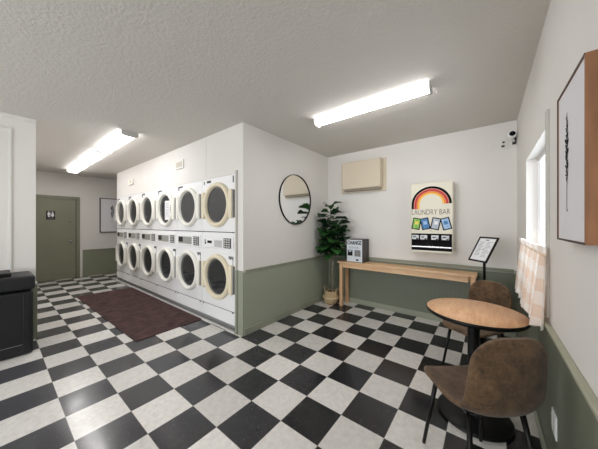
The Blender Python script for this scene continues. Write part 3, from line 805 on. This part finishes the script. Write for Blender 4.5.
# ------------------------------------------------------------------ near framed art
art = empty('framed_print', (XR, 0, 0), 0, 'framed white print with a thin black sprig, deep wooden side, on the right wall', 'framed art')
ax, ay0, ay1, az0, az1 = .235 - XR, 1.12, 1.487, 1.298, 1.888
b = MB(); e_ = .007
b.box(ax, 0, ay0, ay0 + e_, az0, az1, .001); b.box(ax, 0, ay1 - e_, ay1, az0, az1, .001)
b.box(ax, 0, ay0 + e_, ay1 - e_, az0, az0 + e_); b.box(ax, 0, ay0 + e_, ay1 - e_, az1 - e_, az1)
b.build('frame', M['framewood'], art)
b = MB(); b.box(ax - .0015, ax, ay0, ay1, az1 - .006, az1); b.box(ax - .0015, ax, ay0, ay1, az0, az0 + .006); b.box(ax - .0015, ax, ay1 - .008, ay1, az0, az1)
b.build('frame_face', M['darkframe'], art)
MB().box(ax + .003, -.004, ay0 + e_, ay1 - e_, az0 + e_, az1 - e_).build('canvas', M['canvas'], art)
def sprig(x, y, z0, z1, w, n, sgn, seed, parent, name='sprig'):
    """thin stem with little leaves, lying flat on a sheet at plane x"""
    rd = random.Random(seed); b = MB(); xx = x
    b.box(min(xx, xx + sgn*.0008), max(xx, xx + sgn*.0008), y - .0012, y + .0012, z0, z1)
    b.lathe([(0.0001, 0), (.005, 0), (.005, .0008), (0.0001, .0008)], 8, (xx, y, z0), 'X')
    za, zb = z0 + (z1 - z0)*.28, z1 - (z1 - z0)*.04
    for k in range(n):
        z = za + (zb - za)*k/n; s = 1 if k % 2 else -1
        L = w*(.45 + .55*math.sin(PI*(k + 1)/(n + 1)))*rd.uniform(.6, 1.1); a = rd.uniform(.3, 1.0)
        dy, dz_ = s*L*math.cos(a), L*math.sin(a); ny, nz = -dz_*.22, dy*.22
        b.poly([(xx + sgn*.001, y, z), (xx + sgn*.001, y + dy*.5 + ny, z + dz_*.5 + nz), (xx + sgn*.001, y + dy, z + dz_), (xx + sgn*.001, y + dy*.5 - ny, z + dz_*.5 - nz)])
    return b.build(name, M['ink'], parent)
sprig(ax + .0025, 1.345, 1.415, 1.785, .034, 46, -1, 5, art)

# far framed art in the hallway
fa = empty('botanical_print', (XF, 0, 0), 0, 'white print with black leaf sprigs in a thin dark frame on the hallway wall', 'framed art')
b = MB(); y0, y1, z0, z1 = 1.785, 2.52, 1.14, 2.075; e_ = .018
b.box(.001, .035, y0, y0 + e_, z0, z1); b.box(.001, .035, y1 - e_, y1, z0, z1); b.box(.001, .035, y0 + e_, y1 - e_, z0, z0 + e_); b.box(.001, .035, y0 + e_, y1 - e_, z1 - e_, z1)
b.build('frame', M['darkframe'], fa)
MB().box(.001, .028, y0 + e_, y1 - e_, z0 + e_, z1 - e_).build('canvas', M['canvas'], fa)
sprig(.029, 2.06, 1.40, 1.90, .06, 26, 1, 2, fa); sprig(.029, 2.165, 1.36, 1.78, .06, 22, 1, 9, fa)

# ------------------------------------------------------------------ rug
rg = MB(); c_ = [(-3.22, 1.846), (-3.20, 1.02), (-6.06, .966), (-6.02, 1.842)]
rg.prism([(x, y, .001) for x, y in c_], (0, 0, .009))
tag(rg.build('door_mat', M['rug']), 'long dark brown rug on the checkered floor in front of the dryers', 'rug')

# ------------------------------------------------------------------ trash bin
tn = empty('trash_bin', (-3.985, -.05, 0), 0, 'black plastic trash bin standing against the left wall', 'trash bin')
hx, hy = .205, .32
b = MB(); b.box(-hx, hx, -hy, hy, 0.004, .665, .03, 4); body = b.build('body', M['bin'], tn)
b = MB(); x = hx + .001; f = .045; 
b.box(x - .004, x + .007, -hy + .03, -hy + .03 + f, .05, .64, .004); b.box(x - .004, x + .007, hy - .03 - f, hy - .03, .05, .64, .004)
b.box(x - .004, x + .007, -hy + .03 + f, hy - .03 - f, .05, .12, .004); b.box(x - .004, x + .007, -hy + .03 + f, hy - .03 - f, .59, .64, .004)
b.build('front_frame', M['bin'], tn)
MB().box(x + .006, x + .009, -hy + .075, hy - .08, .119, .123).build('highlight_edge', M['grey'], tn)
b = MB(); b.box(-hx - .012, hx + .012, -hy - .012, hy + .012, .675, .825, .03, 4); lid = b.build('lid', M['bin'], tn)
b = MB(); b.box(-hx + .03, hx - .06, -hy + .05, .17, .822, .862, .012, 3); b.build('lid_flap', M['blackm'], tn)

# ------------------------------------------------------------------ outlet, camera, plates
ot = empty('wall_outlet', (XR - .006, 1.765, .348), 0, 'white double outlet plate low on the green right wall', 'outlet')
MB().box(-.007, 0, -.05, .05, -.058, .058, .003).build('plate', M['paper'], ot)
for s in (-1, 1): MB().box(-.010, -.007, s*.027 - .017, s*.027 + .017, -.034, .034, .003).build('socket_face', M['trimwhite'], ot)
sc = empty('security_camera', (.255, YB, 2.372), 0, 'small white security camera with a black lens high in the wall corner', 'camera')
MB().box(-.02, .015, -.012, 0, -.05, .09, .002).build('mount', M['dgrey'], sc)
b = MB(); b.tube([(0, -.01, .0), (-.01, -.07, -.03), (-.03, -.12, .0)], .009, 8); b.build('arm', M['trimwhite'], sc)
b = MB(); b.lathe([(.001, .0), (.034, .0), (.038, -.02), (.038, -.12), (.034, -.13), (.028, -.128)], 28, (-.03, -.07, .03), 'Y'); b.build('camera_body', M['white'], sc)
b = MB(); b.lathe([(.0285, -.127), (.026, -.132), (.001, -.134)], 24, (-.03, -.07, .03), 'Y'); b.build('lens', M['ink'], sc)
wp = empty('wall_socket_plate', (.155, YB, 2.335), 0, 'small white plate with two dark plugs beneath the security camera', 'socket plate')
MB().box(-.035, .045, -.008, 0, -.055, .055, .002).build('plate', M['trimwhite'], wp)
MB().box(-.02, .01, -.02, -.008, -.03, -.005, .003).build('plug', M['dgrey'], wp)
MB().box(-.012, .012, -.02, -.008, .02, .04, .003).build('plug', M['dgrey'], wp)
bp = MB().box(-.04, .06, YB - .005, YB, 2.29, 2.41, .001).build('blank_wall_plate', M['wall']); tag(bp, 'flat blank painted plate on the back wall, a hand width from the camera', 'wall plate')

# ------------------------------------------------------------------ café curtain
cu = empty('cafe_curtain', (XR, 0, 0), 0, 'short peach and white checked curtain with a ruffled top under the side window', 'curtain')
ya, yb, n, m = 1.88, 3.10, 150, 16
def sheet(zt, zb_fn, amp0, amp1, x0, x1, phase=0.):
    bm = bmesh.new(); uvl = bm.loops.layers.uv.new(); rows = []
    for j in range(m + 1):
        v = j/m; row = []
        for i in range(n + 1):
            u = i/n; a = amp0 + (amp1 - amp0)*v
            ph = u*2*PI*9 + .8*math.sin(u*9) + phase
            x = x0 + (x1 - x0)*v + a*math.sin(ph) + a*.3*math.sin(ph*2.3 + 1)
            z = zt + (zb_fn(u) - zt)*v
            row.append(bm.verts.new((x, ya + (yb - ya)*u + a*.4*math.cos(ph), z)))
        rows.append(row)
    for j in range(m):
        for i in range(n):
            f = bm.faces.new((rows[j][i], rows[j][i+1], rows[j+1][i+1], rows[j+1][i])); f.smooth = True
            for l, (a, c) in zip(f.loops, ((j, i), (j, i+1), (j+1, i+1), (j+1, i))):
                zc = zt + (zb_fn(c/n) - zt)*a/m
                l[uvl].uv = (c/n*14, zc/.15)
    return bm
bm = sheet(1.185, lambda u: .765 + .018*math.sin(u*44), .008, .026, -.030, -.052)
me = bpy.data.meshes.new('curtain_cloth'); bm.to_mesh(me); bm.free(); me.materials.append(M['gingham'])
o = bpy.data.objects.new('curtain_cloth', me); COL.objects.link(o); o.parent = cu
bm = sheet(1.235, lambda u: 1.185, .014, .008, -.034, -.030, 1.)
me = bpy.data.meshes.new('ruffle'); bm.to_mesh(me); bm.free(); me.materials.append(M['gingham'])
o = bpy.data.objects.new('ruffle', me); COL.objects.link(o); o.parent = cu
MB().tube([(-.030, ya + .01, 1.188), (-.030, yb + .01, 1.188)], .006, 8).build('curtain_rod', M['gold'], cu)
for y in (ya + .17, yb): MB().box(-.034, 0, y - .006, y + .006, 1.182, 1.194).build('rod_bracket', M['gold'], cu)

# ------------------------------------------------------------------ camera
cam = bpy.data.cameras.new('camera'); cam.sensor_width = 36; cam.lens = 240.35/598*36; cam.clip_start = .02
co = bpy.data.objects.new('camera', cam); COL.objects.link(co)
co.location = (0, 0, 1.362); co.rotation_euler = (PI/2, 0, math.radians(38.1))
cam.shift_y = (224.3 - 224.5)/598
SC.camera = co

# ------------------------------------------------------------------ light
w = bpy.data.worlds.new('world'); w.use_nodes = True; SC.world = w
bg = w.node_tree.nodes['Background']; bg.inputs[0].default_value = (.84, .92, 1.0, 1); bg.inputs[1].default_value = 1.25
def area(name, loc, rot, sx, sy, power, col=(1, 1, 1)):
    l = bpy.data.lights.new(name, 'AREA'); l.shape = 'RECTANGLE'; l.size = sx; l.size_y = sy; l.energy = power; l.color = col
    o = bpy.data.objects.new(name, l); COL.objects.link(o); o.location = loc; o.rotation_euler = rot; return o
# fill lamp added outside the unseen front window; daylight through the side window
area('front_window_fill', (-2.05, YF - .25, 1.5), (PI/2, 0, 0), 3.0, 1.5, 85, (.95, .98, 1))
area('window_daylight', (XR + .40, 2.5, 1.45), (0, PI/2, 0), .9, .95, 7, (.92, .97, 1))
SC.view_settings.view_transform = 'Standard'
SC.view_settings.look = 'None'
SC.view_settings.exposure = 0.50
SC.cycles.max_bounces = 12; SC.cycles.diffuse_bounces = 8; SC.cycles.transparent_max_bounces = 12
SC.cycles.sample_clamp_indirect = 6
